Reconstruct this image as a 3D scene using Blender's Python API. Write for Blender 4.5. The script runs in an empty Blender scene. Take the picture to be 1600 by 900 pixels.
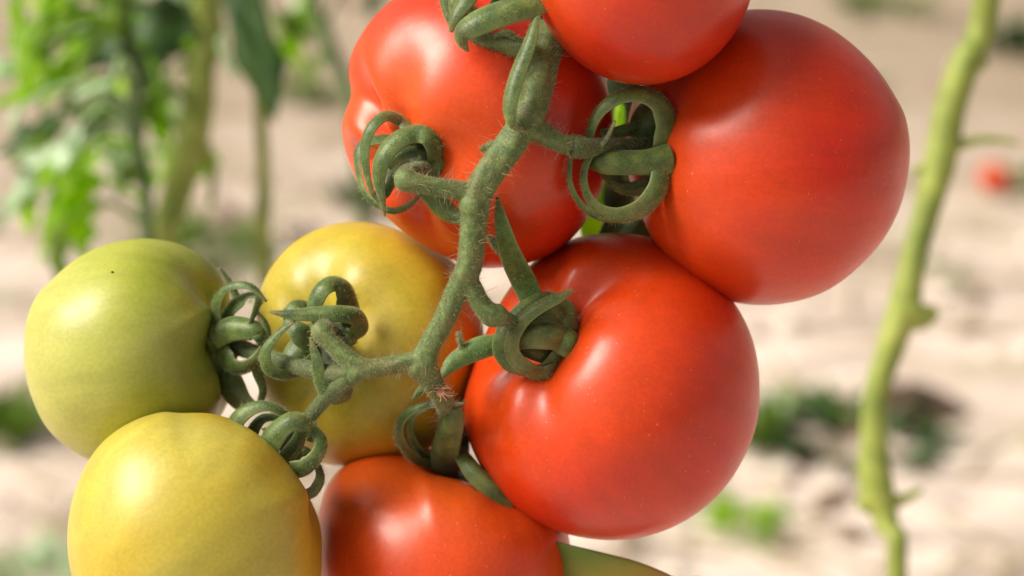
import bpy, math, random
import numpy as np
from mathutils import Vector, Matrix
random.seed(7); RNG = np.random.default_rng(7)
SC = bpy.context.scene
COL = SC.collection
R = math.radians
PI = math.pi

# ------------------------------------------------------------------ camera
PITCH, HEIGHT, DIST = 22.0, 1.02, 0.60          # metres; DIST = camera to the truss
LENS = 77.6
K = 36.0 / LENS / 1600.0                        # tangent of one photo pixel
U = K * DIST                                    # size of one photo pixel at the truss
cam_d = bpy.data.cameras.new('camera'); cam = bpy.data.objects.new('camera', cam_d); COL.objects.link(cam)
cam_d.lens = LENS; cam_d.sensor_width = 36; cam_d.clip_start = 0.01; cam_d.clip_end = 500
cam.location = (0, 0, HEIGHT); cam.rotation_euler = (R(90 - PITCH), 0, 0)
cam_d.dof.use_dof = True; cam_d.dof.focus_distance = DIST - 55 * U; cam_d.dof.aperture_fstop = 7.6
SC.camera = cam
AX = np.array([1., 0, 0]); AU = np.array([0, math.sin(R(PITCH)), math.cos(R(PITCH))])
AB = np.array([0, -math.cos(R(PITCH)), math.sin(R(PITCH))])        # right, up, towards the camera
CP = np.array([0, 0, HEIGHT])
CM = np.stack([AX, AU, AB], axis=1)

# ------------------------------------------------------------------ world, sun, exposure
SUNV = CM @ np.array([-0.68, 0.62, 0.39]); SUNV = SUNV / np.linalg.norm(SUNV)
W = bpy.data.worlds.new('World'); SC.world = W; W.use_nodes = True
wn = W.node_tree; bg = wn.nodes['Background']
sky = wn.nodes.new('ShaderNodeTexSky'); sky.sky_type = 'NISHITA'; sky.sun_disc = False
sky.sun_elevation = math.asin(SUNV[2]); sky.sun_rotation = math.atan2(SUNV[0], SUNV[1])
sky.dust_density = 4.0; sky.air_density = 1.0; sky.ozone_density = 1.0
hs = wn.nodes.new('ShaderNodeHueSaturation'); hs.inputs['Saturation'].default_value = 0.22
wm = wn.nodes.new('ShaderNodeMix'); wm.data_type = 'RGBA'; wm.blend_type = 'MULTIPLY'; wm.inputs[0].default_value = 1.0
wm.inputs[7].default_value = (1.0, .955, .86, 1)      # light filtered by a pale greenhouse cover
wn.links.new(sky.outputs[0], hs.inputs['Color']); wn.links.new(hs.outputs[0], wm.inputs[6]); wn.links.new(wm.outputs[2], bg.inputs['Color'])
bg.inputs['Strength'].default_value = 0.10
sd = bpy.data.lights.new('sun', 'SUN'); sun = bpy.data.objects.new('sun', sd); COL.objects.link(sun)
sd.energy = 4.0; sd.angle = R(31); sd.color = (1.0, 0.94, 0.82)
sun.rotation_euler = Vector(SUNV).to_track_quat('Z', 'Y').to_euler(); sun.location = tuple(CP + SUNV * 3)
SC.view_settings.view_transform = 'Standard'; SC.view_settings.look = 'None'
SC.view_settings.exposure = 0.2; SC.view_settings.gamma = 1.0
SC.render.engine = 'CYCLES'
SC.cycles.max_bounces = 8; SC.cycles.use_denoising = True
SC.cycles.caustics_reflective = False; SC.cycles.caustics_refractive = False

# ------------------------------------------------------------------ helpers
def P(p):
    """points (n,3) = photo x, photo y, z px towards the camera from the truss plane -> world metres"""
    p = np.atleast_2d(np.asarray(p, float)); d = DIST - p[:, 2] * U
    return CP + (CM @ np.stack([(p[:, 0] - 800) * K * d, (450 - p[:, 1]) * K * d, -d])).T
def at(px, py, d): return P([[px, py, (DIST - d) / U]])[0]
def ground_at(px, py):
    v = CM @ np.array([(px - 800) * K, (450 - py) * K, -1.0]); return CP + v * (-CP[2] / v[2])

def spline(pts, n):
    """Catmull-Rom through rows of pts (any columns) -> n rows evenly spread along the first three"""
    p = np.asarray(pts, float)
    if len(p) == 2: p = np.stack([p[0], (p[0] + p[1]) / 2, p[1]])
    q = np.vstack([2 * p[0] - p[1], p, 2 * p[-1] - p[-2]]); out = []
    for i in range(1, len(q) - 2):
        t = np.linspace(0, 1, 24, endpoint=False)[:, None]
        a, b, c, d = q[i - 1], q[i], q[i + 1], q[i + 2]
        out.append(0.5 * (2 * b + (c - a) * t + (2 * a - 5 * b + 4 * c - d) * t ** 2 + (3 * b - a - 3 * c + d) * t ** 3))
    s = np.vstack(out + [p[-1:]])
    L = np.r_[0, np.cumsum(np.linalg.norm(np.diff(s[:, :3], axis=0), axis=1))]
    u = np.linspace(0, L[-1], n)
    return np.stack([np.interp(u, L, s[:, k]) for k in range(s.shape[1])], axis=1)

def new_mesh(name, v, f, mat, parent=None, origin=None, smooth=True):
    v = np.asarray(v, float)
    if parent is not None: origin = np.array(parent.location)
    elif origin is None: origin = v.mean(axis=0)
    me = bpy.data.meshes.new(name); me.from_pydata((v - origin).tolist(), [], f); me.update()
    if smooth: me.polygons.foreach_set('use_smooth', [True] * len(me.polygons))
    if mat: me.materials.append(mat)
    o = bpy.data.objects.new(name, me); COL.objects.link(o)
    if parent is not None: o.parent = parent
    else: o.location = tuple(origin)
    return o
def thing(name, loc, label, cat, group=None):
    o = bpy.data.objects.new(name, None); COL.objects.link(o); o.location = tuple(loc); o.empty_display_size = .01
    return tag(o, label, cat, group)
def tag(o, label=None, cat=None, group=None, kind=None):
    for k, v in (('label', label), ('category', cat), ('group', group), ('kind', kind)):
        if v: o[k] = v
    return o

def norm(a): return a / np.maximum(np.linalg.norm(a, axis=-1, keepdims=True), 1e-12)
def frames(c, hint):
    t = norm(np.gradient(c, axis=0)); h = np.broadcast_to(np.asarray(hint, float), c.shape)
    w = h - (h * t).sum(1, keepdims=True) * t; bad = np.linalg.norm(w, axis=1) < .15
    w[bad] = np.cross(t[bad], [0.3, 0.2, .9]); w = norm(w)
    for i in range(1, len(w)):
        if np.dot(w[i], w[i - 1]) < 0: w[i] = -w[i]
    return t, w, np.cross(t, w)
def sweep(c, prof_w, prof_n, w, n):
    """c (m,3) centres; prof_* (m,k) offsets along w and n; returns verts, faces of a closed tube with caps"""
    m, k = prof_w.shape
    v = c[:, None] + prof_w[..., None] * w[:, None] + prof_n[..., None] * n[:, None]
    v = v.reshape(-1, 3); f = []
    for i in range(m - 1):
        for j in range(k):
            a = i * k + j; b = i * k + (j + 1) % k
            f.append((a, b, b + k, a + k))
    f.append(tuple(range(k - 1, -1, -1))); f.append(tuple((m - 1) * k + j for j in range(k)))
    return v, f
def join(parts):
    V, F, o = [], [], 0
    for v, f in parts:
        V.append(v); F += [tuple(i + o for i in q) for q in f]; o += len(v)
    return np.vstack(V), F

def tube_px(pts, k=20, n=None, lump=0.045, close=True, seed=0):
    """pts rows x, y, z, diameter (photo px at the truss); returns world verts, faces and surface samples"""
    g = np.random.default_rng(seed + 5)
    s = spline(np.array([[a[0], -a[1], a[2], a[3]] for a in pts]), n or max(10, int(len(pts) * 9)))
    m = len(s); c = s[:, :3]; t, w, nn = frames(c, (0.1, .2, 1))
    th = np.arange(k) / k * 2 * PI
    rr = (s[:, 3] / 2)[:, None] * (1 + lump * (np.sin(3 * th[None] + g.uniform(0, 6) + np.arange(m)[:, None] * .15) + .6 * np.sin(5 * th[None] + np.arange(m)[:, None] * .4 + g.uniform(0, 6))))
    if close:
        for e, sg in ((0, 1), (m - 1, -1)): rr[e] *= .55
    v, f = sweep(c, rr * np.cos(th), rr * np.sin(th), w, nn)
    v[:, 1] *= -1
    return P(v), f, (c, w, nn, s[:, 3] / 2)

def hairs_px(samples, count, lmin, lmax, rad, seed, curl=.5):
    """fine curved hairs growing out of tubes, as thin tapering three-sided spines (px space)"""
    g = np.random.default_rng(seed); V = []; F = []
    L = [np.linalg.norm(np.diff(s[0], axis=0), axis=1).sum() for s in samples]; L = np.array(L) / sum(L)
    o = 0
    for s, fr in zip(samples, L):
        c, w, nn, r = s; q = max(1, int(count * fr))
        u = g.uniform(0, len(c) - 1.001, q); i = u.astype(int); fr_ = (u - i)[:, None]
        cc = c[i] * (1 - fr_) + c[i + 1] * fr_; tt = norm(c[i + 1] - c[i])
        th = g.uniform(0, 2 * PI, q)[:, None]; d = np.cos(th) * w[i] + np.sin(th) * nn[i]
        base = cc + d * r[i][:, None] * .93
        ln = (lmin + (lmax - lmin) * g.random(q) ** 2)[:, None]
        b1 = norm(d + tt * g.normal(0, .35, (q, 1)) + g.normal(0, .18, (q, 3)))
        bend = norm(g.normal(0, 1, (q, 3)) + np.array([0, .2, 0])) * curl
        pts = [base, base + b1 * ln * .35 + bend * ln * .04, base + b1 * ln * .7 + bend * ln * .16, base + b1 * ln + bend * ln * .36]
        sw = norm(np.cross(b1, g.normal(0, 1, (q, 3)))); sv = np.cross(b1, sw)
        for j, pj in enumerate(pts):
            rj = rad * (1, .8, .55, .12)[j]
            for a in range(3): V.append(pj + rj * (math.cos(a * 2.094) * sw + math.sin(a * 2.094) * sv))
        V_ = V[-12:]; arr = np.stack(V_, axis=1).reshape(-1, 3); del V[-12:]; V.append(arr)
        for h in range(q):
            b = o + h * 12
            for j in range(3):
                for a in range(3):
                    p0 = b + j * 3 + a; p1 = b + j * 3 + (a + 1) % 3; F.append((p0, p1, p1 + 3, p0 + 3))
        o += q * 12
    v = np.vstack(V); v[:, 1] *= -1
    return P(v), F

# ------------------------------------------------------------------ materials
def lin(r, g, b): return tuple((x / 12.92 if x <= .04045 else ((x + .055) / 1.055) ** 2.4) for x in (r / 255, g / 255, b / 255)) + (1,)
class NT:
    def __init__(s, name):
        s.m = bpy.data.materials.new(name); s.m.use_nodes = True; s.t = s.m.node_tree
        s.b = s.t.nodes['Principled BSDF']; s.out = s.t.nodes['Material Output']
        s.co = s.t.nodes.new('ShaderNodeTexCoord')
    def n(s, kind, **kw):
        x = s.t.nodes.new(kind)
        for k, v in kw.items():
            if k.startswith('i_'):
                key = k[2:].replace('_', ' '); x.inputs[key].default_value = v
            else: setattr(x, k, v)
        return x
    def l(s, a, b): s.t.links.new(a, b)
    def noise(s, scale, detail=4, rough=.5, vec=None, stretch=None):
        x = s.n('ShaderNodeTexNoise'); x.inputs['Scale'].default_value = scale; x.inputs['Detail'].default_value = detail; x.inputs['Roughness'].default_value = rough
        src = vec or s.co.outputs['Object']
        if stretch:
            mp = s.n('ShaderNodeMapping'); mp.inputs['Scale'].default_value = stretch; s.l(src, mp.inputs[0]); src = mp.outputs[0]
        s.l(src, x.inputs['Vector']); return x.outputs['Fac']
    def ramp(s, fac, stops, interp='LINEAR'):
        x = s.n('ShaderNodeValToRGB'); cr = x.color_ramp; cr.interpolation = interp
        while len(cr.elements) > 1: cr.elements.remove(cr.elements[0])
        cr.elements[0].position = stops[0][0]; cr.elements[0].color = stops[0][1]
        for p, c in stops[1:]: e = cr.elements.new(p); e.color = c
        s.l(fac, x.inputs[0]); return x.outputs[0]
    def mix(s, fac, a, b, mode='MIX'):
        x = s.n('ShaderNodeMix', data_type='RGBA', blend_type=mode)
        for src, sock in ((fac, x.inputs[0]), (a, x.inputs[6]), (b, x.inputs[7])):
            if isinstance(src, (float, int, tuple)): sock.default_value = src
            else: s.l(src, sock)
        return x.outputs[2]
    def math(s, op, a, b=0.0, c=None):
        x = s.n('ShaderNodeMath', operation=op)
        for k, src in enumerate((a, b) if c is None else (a, b, c)):
            if isinstance(src, (float, int)): x.inputs[k].default_value = src
            else: s.l(src, x.inputs[k])
        return x.outputs[0]
    def bump(s, h, strength, dist):
        x = s.n('ShaderNodeBump'); x.inputs['Strength'].default_value = strength; x.inputs['Distance'].default_value = dist
        s.l(h, x.inputs['Height']); s.l(x.outputs[0], s.b.inputs['Normal'])
BW = lambda v: (v, v, v, 1)

def fruit_material(name, stem_c, mid_c, tip_c, Rm, patch=None, rough=.34, speck=.55, speck_c=(.95, .52, .16, 1), sss=.14, seed=0.0):
    """skin: colour runs from the stem end to the blossom end; tiny pale pores; object z is the fruit's own axis"""
    s = NT(name); ob = s.co.outputs['Object']
    sep = s.n('ShaderNodeSeparateXYZ'); s.l(ob, sep.inputs[0])
    mp = s.n('ShaderNodeMapping'); mp.inputs['Location'].default_value = (seed, seed * .7, 0); s.l(ob, mp.inputs[0]); vec = mp.outputs[0]
    z = s.math('MULTIPLY_ADD', sep.outputs[2], .5 / Rm, .5)
    nz = s.noise(38, 3, .5, vec)
    z = s.math('ADD', z, s.math('MULTIPLY_ADD', nz, .22, -.11))
    c = s.ramp(z, [(0.05, tip_c), (.5, mid_c), (.93, stem_c)], 'EASE')
    # uneven ripening in broad clouds, and faint streaks that run from stem to tip
    cl = s.ramp(s.noise(22, 4, .55, vec), [(.35, BW(0)), (.7, BW(1))])
    if patch: c = s.mix(s.math('MULTIPLY', cl, .8), c, patch)
    st = s.ramp(s.noise(1, 3, .6, vec, (150, 150, 22)), [(.3, BW(.90)), (.7, BW(1.07))])
    c = s.mix(1.0, c, st, 'MULTIPLY')
    fine = s.ramp(s.noise(900, 2, .6, vec), [(.35, BW(.93)), (.65, BW(1.05))])
    c = s.mix(1.0, c, fine, 'MULTIPLY')
    vo = s.n('ShaderNodeTexVoronoi'); vo.inputs['Scale'].default_value = 620; s.l(vec, vo.inputs['Vector'])
    sz = s.n('ShaderNodeSeparateColor'); s.l(vo.outputs['Color'], sz.inputs[0])
    lim = s.math('MULTIPLY_ADD', sz.outputs[0], .13, .035)
    dot = s.math('MULTIPLY', s.math('LESS_THAN', vo.outputs['Distance'], lim), s.math('GREATER_THAN', sz.outputs[1], 1 - speck))
    clu = s.ramp(s.noise(60, 2, .5, vec), [(.38, BW(.1)), (.62, BW(1))])
    dot = s.math('MULTIPLY', dot, clu)
    c = s.mix(s.math('MULTIPLY', dot, .32), c, speck_c)
    s.l(c, s.b.inputs['Base Color'])
    rg = s.math('MULTIPLY_ADD', s.noise(90, 3, .6, vec), .24, rough - .10); s.l(rg, s.b.inputs['Roughness'])
    s.b.inputs['Specular IOR Level'].default_value = .48
    s.b.inputs['Coat Weight'].default_value = .10; s.b.inputs['Coat Roughness'].default_value = .28
    s.b.inputs['Subsurface Weight'].default_value = sss; s.b.inputs['Subsurface Radius'].default_value = (1, .22, .06)
    s.b.inputs['Subsurface Scale'].default_value = .003
    h = s.math('ADD', s.math('MULTIPLY', s.noise(1600, 2, .5, vec), .12), s.math('MULTIPLY', s.noise(120, 3, .5, vec), .8))
    h = s.math('ADD', h, s.math('MULTIPLY', dot, .25))
    s.bump(h, .22, .0007)
    return s.m

def green_material(name, a, b, c, scale=300, rough=.62, fuzz=.35, trans=0.0, speck=True, tint=None):
    s = NT(name); g = s.ramp(s.noise(scale, 5, .6), [(.3, a), (.52, b), (.75, c)])
    if tint:    # reddish-brown blush of sun-exposed green
        g = s.mix(s.math('MULTIPLY', s.ramp(s.noise(scale * .3, 3, .5), [(.52, BW(0)), (.72, BW(1))]), .45), g, tint)
    if speck:
        vo = s.n('ShaderNodeTexVoronoi'); vo.inputs['Scale'].default_value = 3200; s.l(s.co.outputs['Object'], vo.inputs['Vector'])
        dt = s.ramp(vo.outputs['Distance'], [(.12, BW(1)), (.3, BW(0))])
        g = s.mix(s.math('MULTIPLY', dt, fuzz), g, (.42, .46, .26, 1))
        s.bump(s.math('ADD', s.math('MULTIPLY', dt, .6), s.noise(1500, 3, .6)), .5, .00025)
    elif 0: pass
    else: s.bump(s.noise(scale * 2, 4, .6), .4, .001)
    if speck:
        g = s.mix(1.0, g, s.ramp(s.noise(2600, 3, .7), [(.32, BW(.62)), (.68, BW(1.4))]), 'MULTIPLY')
        for an, cc, am in (('edge', (.26, .31, .12, 1), .65), ('tip', (.20, .13, .05, 1), .8)):   # pale margin and browned tip of a sepal
            at_ = s.n('ShaderNodeAttribute'); at_.attribute_name = an; g = s.mix(s.math('MULTIPLY', at_.outputs['Fac'], am), g, cc)
    s.l(g, s.b.inputs['Base Color']); s.b.inputs['Roughness'].default_value = rough
    s.b.inputs['Sheen Weight'].default_value = .25 if speck else 0; s.b.inputs['Sheen Roughness'].default_value = .4; s.b.inputs['Sheen Tint'].default_value = (.8, .9, .6, 1)
    if trans:
        t = s.n('ShaderNodeBsdfTranslucent'); s.l(s.mix(1.0, g, (1.6, 1.9, .55, 1), 'MULTIPLY'), t.inputs[0])
        mx = s.n('ShaderNodeMixShader'); mx.inputs[0].default_value = trans
        s.l(s.b.outputs[0], mx.inputs[1]); s.l(t.outputs[0], mx.inputs[2]); s.l(mx.outputs[0], s.out.inputs[0])
    return s.m
def plain(name, c, rough=.6, trans=0):
    s = NT(name); s.l(s.ramp(s.noise(700, 3), [(.3, tuple(x * .75 for x in c[:3]) + (1,)), (.7, c)]), s.b.inputs['Base Color']); s.b.inputs['Roughness'].default_value = rough
    if trans: s.b.inputs['Transmission Weight'].default_value = trans
    return s.m
M_STEM = green_material('stem skin', (.055, .095, .020, 1), (.105, .155, .038, 1), (.20, .25, .07, 1), 420, .6, .6, tint=(.19, .135, .05, 1))
M_PEDI = green_material('pedicel skin', (.035, .060, .016, 1), (.075, .105, .030, 1), (.13, .16, .05, 1), 420, .65, .6, tint=(.15, .11, .04, 1))
M_SEPAL = green_material('sepal skin', (.028, .065, .014, 1), (.084, .135, .026, 1), (.175, .225, .055, 1), 230, .42, .22, tint=(.18, .13, .04, 1))
M_BRACT = green_material('bract leaf', (.045, .10, .018, 1), (.085, .155, .026, 1), (.15, .24, .05, 1), 420, .55, .3)
M_HAIR = plain('pale hair', (.62, .50, .30, 1), .45, .25)
M_FUZZ = plain('fuzz hair', (.48, .52, .28, 1), .5, .2)
M_TUFT = plain('dried pink brown', (.52, .24, .15, 1), .7)
M_BLACK = plain('black', (.012, .010, .008, 1), .6)

# ------------------------------------------------------------------ setting: the ground
gs = NT('pale sandy soil')
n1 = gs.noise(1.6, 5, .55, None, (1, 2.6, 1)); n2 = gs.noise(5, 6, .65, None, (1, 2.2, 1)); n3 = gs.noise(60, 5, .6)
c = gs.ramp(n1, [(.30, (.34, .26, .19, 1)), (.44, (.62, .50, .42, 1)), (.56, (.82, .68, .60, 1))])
c = gs.mix(gs.ramp(n2, [(.46, BW(.0)), (.60, BW(.7))]), c, (.36, .29, .25, 1))  # dark streaks paint in the shadow bands of greenhouse rows among soil patches
alg = gs.ramp(gs.noise(4.2, 5, .6, None, (1, 1.7, 1)), [(.54, BW(0)), (.66, BW(.45))]); c = gs.mix(alg, c, (.30, .33, .16, 1))
# paler, drier soil in front, browner soil further down the row
sp = gs.n('ShaderNodeSeparateXYZ'); gs.l(gs.co.outputs['Object'], sp.inputs[0])
far = gs.ramp(gs.math('MULTIPLY_ADD', sp.outputs[1], .5, -1.25), [(0, BW(0)), (.45, BW(.85))])
c = gs.mix(far, c, gs.mix(n2, (.24, .17, .11, 1), (.44, .34, .25, 1)))
c = gs.mix(gs.math('MULTIPLY', gs.ramp(n3, [(.3, BW(1)), (.5, BW(0))]), .3), c, (.2, .15, .11, 1))
gs.l(c, gs.b.inputs['Base Color']); gs.b.inputs['Roughness'].default_value = .95
gs.bump(gs.math('ADD', n2, gs.math('MULTIPLY', n3, .35)), .3, .02)
nx, ny = 90, 110
gx = np.sign(np.linspace(-1, 1, nx)) * (np.abs(np.linspace(-1, 1, nx)) ** 2.6) * 60
gy = -5 + 105 * (np.linspace(0, 1, ny) ** 2.6); gy = np.sort(np.r_[gy, np.linspace(1.3, 4, 60)]); ny = len(gy)
X, Y = np.meshgrid(gx, gy); Z = .006 * np.sin(X * 7 + 1) * np.sin(Y * 5.1) + .004 * np.sin(X * 17 + Y * 13)
gv = np.stack([X, Y, Z], -1).reshape(-1, 3)
gf = [(j * nx + i, j * nx + i + 1, (j + 1) * nx + i + 1, (j + 1) * nx + i) for j in range(ny - 1) for i in range(nx - 1)]
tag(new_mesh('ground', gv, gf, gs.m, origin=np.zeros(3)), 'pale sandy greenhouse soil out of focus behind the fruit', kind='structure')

# ------------------------------------------------------------------ background plants
GA = {'dark': green_material('leaf dark', (.025, .070, .012, 1), (.045, .105, .016, 1), (.075, .15, .025, 1), 60, .5, 0, .3, False),
      'mid': green_material('leaf mid', (.11, .18, .02, 1), (.18, .27, .03, 1), (.27, .37, .05, 1), 60, .5, 0, .5, False),
      'lime': green_material('leaf lime', (.24, .38, .012, 1), (.36, .50, .018, 1), (.50, .58, .03, 1), 60, .5, 0, .6, False),
      'pale': green_material('leaf pale', (.32, .44, .27, 1), (.45, .56, .38, 1), (.60, .68, .50, 1), 60, .35, 0, .3, False),
      'stem': green_material('vine stem', (.15, .20, .03, 1), (.29, .34, .06, 1), (.46, .48, .12, 1), 45, .6, 0, 0, False),
      'shade_dark': green_material('old vine bark', (.012, .018, .008, 1), (.025, .035, .014, 1), (.05, .06, .025, 1), 90, 1.0, 0, 0, False),  # bark colour near black, painting in the shade behind the fruit
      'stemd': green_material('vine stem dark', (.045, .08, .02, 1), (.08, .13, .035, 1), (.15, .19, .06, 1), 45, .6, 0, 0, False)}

GA['shade_dark'].node_tree.nodes['Principled BSDF'].inputs['Specular IOR Level'].default_value = .08
def leaf_geo(base, tip, width, lobes=3, fold=.25, droop=.15, seed=0, face=None):
    """a tomato leaflet between two world points: lobed outline, folded at the midrib, drooping, with real thickness"""
    g = np.random.default_rng(seed); base = np.asarray(base, float); tip = np.asarray(tip, float)
    ax = tip - base; L = np.linalg.norm(ax); ax = ax / L
    face = np.asarray(face if face is not None else CM @ np.array([-.3, .5, .9]) + g.normal(0, .25, 3), float)
    side = norm(np.cross(ax, face)); up = np.cross(side, ax)
    m, k = 26, 9; V = []
    for i in range(m):
        u = i / (m - 1)
        env = (math.sin(PI * min(1, u ** .72)) ** .75) * (1 - .25 * u)
        lb = 1 - .42 * abs(math.sin(PI * (u * lobes + .15))) ** 3 * (u < .93) - .12 * abs(math.sin(PI * u * lobes * 3))
        hw = max(width * .5 * env * lb, .0004)
        c0 = base + ax * L * u - up * droop * L * u * u + side * L * .05 * math.sin(3 * u + seed)
        for j in range(k):
            q = (j / (k - 1)) * 2 - 1
            V.append(c0 + side * hw * q * (1 - .1 * fold) + up * (abs(q) * fold * hw - .25 * hw * q * q + .03 * L * math.sin(9 * u + 2 * q + seed)) + ax * abs(q) * hw * -.15)
    V = np.array(V); top = V; bot = V - up * .0005; F = []
    n = len(V)
    for i in range(m - 1):
        for j in range(k - 1):
            a = i * k + j; F.append((a, a + 1, a + k + 1, a + k)); F.append((n + a, n + a + k, n + a + k + 1, n + a + 1))
    for i in range(m - 1):
        for j in (0, k - 1):
            a = i * k + j; q = (a, a + k, n + a + k, n + a); F.append(q if j == 0 else q[::-1])
    return np.vstack([top, bot]), F
def tube_w(pts, k=10, n=None):
    """pts rows world x y z diameter(m)"""
    s = spline(pts, n or len(pts) * 7); c = s[:, :3] * 1000; t, w, nn = frames(c, (.3, .8, .2)); th = np.arange(k) / k * 2 * PI
    rr = np.repeat((s[:, 3] * 500)[:, None], k, 1) * (1 + .04 * np.sin(2 * th)[None])
    v, f = sweep(c, rr * np.cos(th), rr * np.sin(th), w, nn); return v / 1000, f
def stem_line(rows, d, wscale=1.0):
    """rows photo x, y, width px (, depth) -> world rows with diameter"""
    out = []
    for r in rows:
        dd = r[3] if len(r) > 3 else d
        out.append(list(at(r[0], r[1], dd)) + [r[2] * K * dd * wscale])
    return out
def to_ground(rows):
    """carry a stem from its lowest seen point down into the soil"""
    x, y, z, w = rows[-1]; return rows + [[x + .01, y + .01, z * .5, w * 1.05], [x + .015, y + .02, -.01, w * 1.15]]
def plant(label, group, stem_rows, d, leaves, smat='stem', name='tomato_plant', cat='tomato plant', knobs=(), top=None):
    rows = to_ground(stem_line(stem_rows, d)); p0 = rows[-1]
    t = thing(name, (p0[0], p0[1], 0), label, cat, group)
    if top is not None: rows = [[rows[0][0] + top, rows[0][1] + .02, rows[0][2] + .25, rows[0][3] * .8]] + rows
    new_mesh('stem', *tube_w(rows, 14), GA[smat], t)
    for kb in knobs:
        new_mesh('stem_stub', *tube_w(stem_line(kb, d), 10), GA[smat], t)
    cs = spline(rows, 80)[:, :3]
    if len(leaves) > 8:     # further leaflets between the ones placed by eye
        for q in range(56):
            s0 = cs[int(random.uniform(0, 30))]; v = CM.T @ (s0 - CP); px = 800 - v[0] / v[2] / K; py = 450 + v[1] / v[2] / K
            x0 = px + random.uniform(-190, 70); y0 = py + random.uniform(-70, 70); a = random.uniform(-.6, 1.6); L = random.uniform(60, 120)
            if x0 > 345 or y0 > 300: continue
            leaves = leaves + [(x0, y0, x0 - L * math.cos(a), y0 + L * math.sin(a), random.uniform(40, 75), random.choice(['lime', 'mid', 'pale', 'lime', 'lime', 'pale']), random.uniform(-.04, .12), 3)]
    for i, (x0, y0, x1, y1, w, colr, dz, lob) in enumerate(leaves):
        b = at(x0, y0, d + dz); e = at(x1, y1, d + dz + random.uniform(-.02, .02))
        near = cs[np.argmin(np.linalg.norm(cs - b, axis=1))]
        lv = leaf_geo(b, e, w * 1.15 * K * (d + dz), lob, seed=i * 7 + int(x0))
        mid = (b + near) / 2 + np.array([0, 0, .012])
        pt = tube_w([list(near) + [.0035], list(mid) + [.0028], list(b) + [.002], list(b + (e - b) * .25 ) + [.001]], 6)
        lf = new_mesh('leaf', *join([lv, pt]), GA[colr], t)
    return t

# lobed leaves: x0 y0 -> x1 y1 (stalk end to tip), width px, colour, depth offset, lobes
plant('left background tomato plant with thick two-tone stem and many sunlit lobed leaves', 'out of focus tomato plants behind the truss',
      [(322, -10, 44), (314, 90, 46), (308, 180, 50), (285, 270, 52), (266, 340, 46), (258, 420, 44)], 1.18,
      [(300, 20, 90, 110, 110, 'dark', 0, 3), (215, 60, 225, 190, 130, 'dark', .03, 3), (300, 60, 150, 40, 80, 'lime', .05, 3), (205, 90, 60, 40, 60, 'mid', .02, 2),
       (290, 10, 200, 5, 60, 'dark', -.02, 2), (110, 170, 250, 150, 50, 'mid', .0, 2), (125, 175, 180, 235, 70, 'dark', 0, 2),
       (260, 130, 285, 215, 60, 'pale', .02, 1), (230, 170, 262, 225, 55, 'lime', .0, 1), (235, 160, 190, 260, 50, 'mid', 0, 2)], 'stem', top=-.03,
      knobs=[[(306, 190, 20), (330, 260, 16), (330, 320, 8)]])
plant('far left background tomato plant with thin stem and drooping yellow-green serrated leaves', 'out of focus tomato plants behind the truss',
      [(200, -10, 16), (212, 90, 20), (206, 170, 20), (222, 260, 20), (232, 330, 18), (234, 400, 20)], 1.12,
      [(120, 262, 40, 400, 80, 'lime', 0, 4), (125, 262, 120, 410, 110, 'lime', .01, 4), (112, 255, 10, 305, 60, 'lime', .02, 3), (100, 350, 72, 460, 60, 'mid', .0, 3),
       (80, 70, 10, 170, 80, 'lime', 0, 3), (60, 30, 10, 100, 60, 'lime', .02, 2), (150, 10, 20, 45, 60, 'mid', 0, 3), (110, 90, 50, 170, 60, 'lime', .01, 2),
       (170, 120, 60, 180, 60, 'mid', .0, 3), (100, 190, -10, 230, 90, 'dark', 0, 3), (90, 200, 5, 240, 50, 'mid', -.01, 2), (60, 140, -10, 160, 50, 'lime', .01, 2),
       (120, 200, 82, 262, 50, 'pale', -.02, 1), (35, 165, 5, 205, 35, 'pale', -.02, 1), (200, 60, 155, 150, 50, 'dark', 0, 2), (30, -20, 2, 80, 40, 'lime', -.02, 2),
       (195, 20, 120, 90, 40, 'mid', 0, 2), (150, 20, 130, 60, 45, 'pale', .03, 1), (215, 250, 180, 300, 36, 'mid', 0, 2), (200, 60, 90, 20, 40, 'lime', .02, 2), (90, 25, 30, 50, 45, 'mid', .02, 2), (75, 95, 20, 140, 50, 'mid', .01, 2)], 'stemd', top=.02)
plant('slim tomato plant behind the yellow fruit with one long hanging dark leaf', 'out of focus tomato plants behind the truss',
      [(402, -20, 22), (405, 100, 22), (408, 190, 20), (413, 300, 22), (414, 420, 24)], 1.2,
      [(385, -50, 408, 182, 110, 'dark', -.1, 1), (350, -30, 398, 150, 60, 'dark', -.09, 1), (345, 60, 372, 130, 22, 'pale', -.09, 1), (440, 60, 470, 110, 50, 'lime', .1, 2), (430, 20, 500, 60, 50, 'mid', .1, 2), (300, 10, 350, 90, 50, 'pale', .1, 2)], 'stem', top=.01)
plant('background tomato plant with lime leaf and slanting thin stem beside the upper left red tomato', 'out of focus tomato plants behind the truss',
      [(486, -20, 24), (500, 30, 24), (522, 90, 22), (545, 140, 20), (560, 250, 20)], 1.45,
      [(470, 10, 448, 100, 60, 'lime', 0, 2), (480, -10, 430, 60, 55, 'pale', .02, 2), (600, -40, 572, 22, 60, 'dark', -.1, 2), (520, 60, 470, 130, 40, 'mid', .05, 2)], 'stemd', top=-.02)
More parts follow.
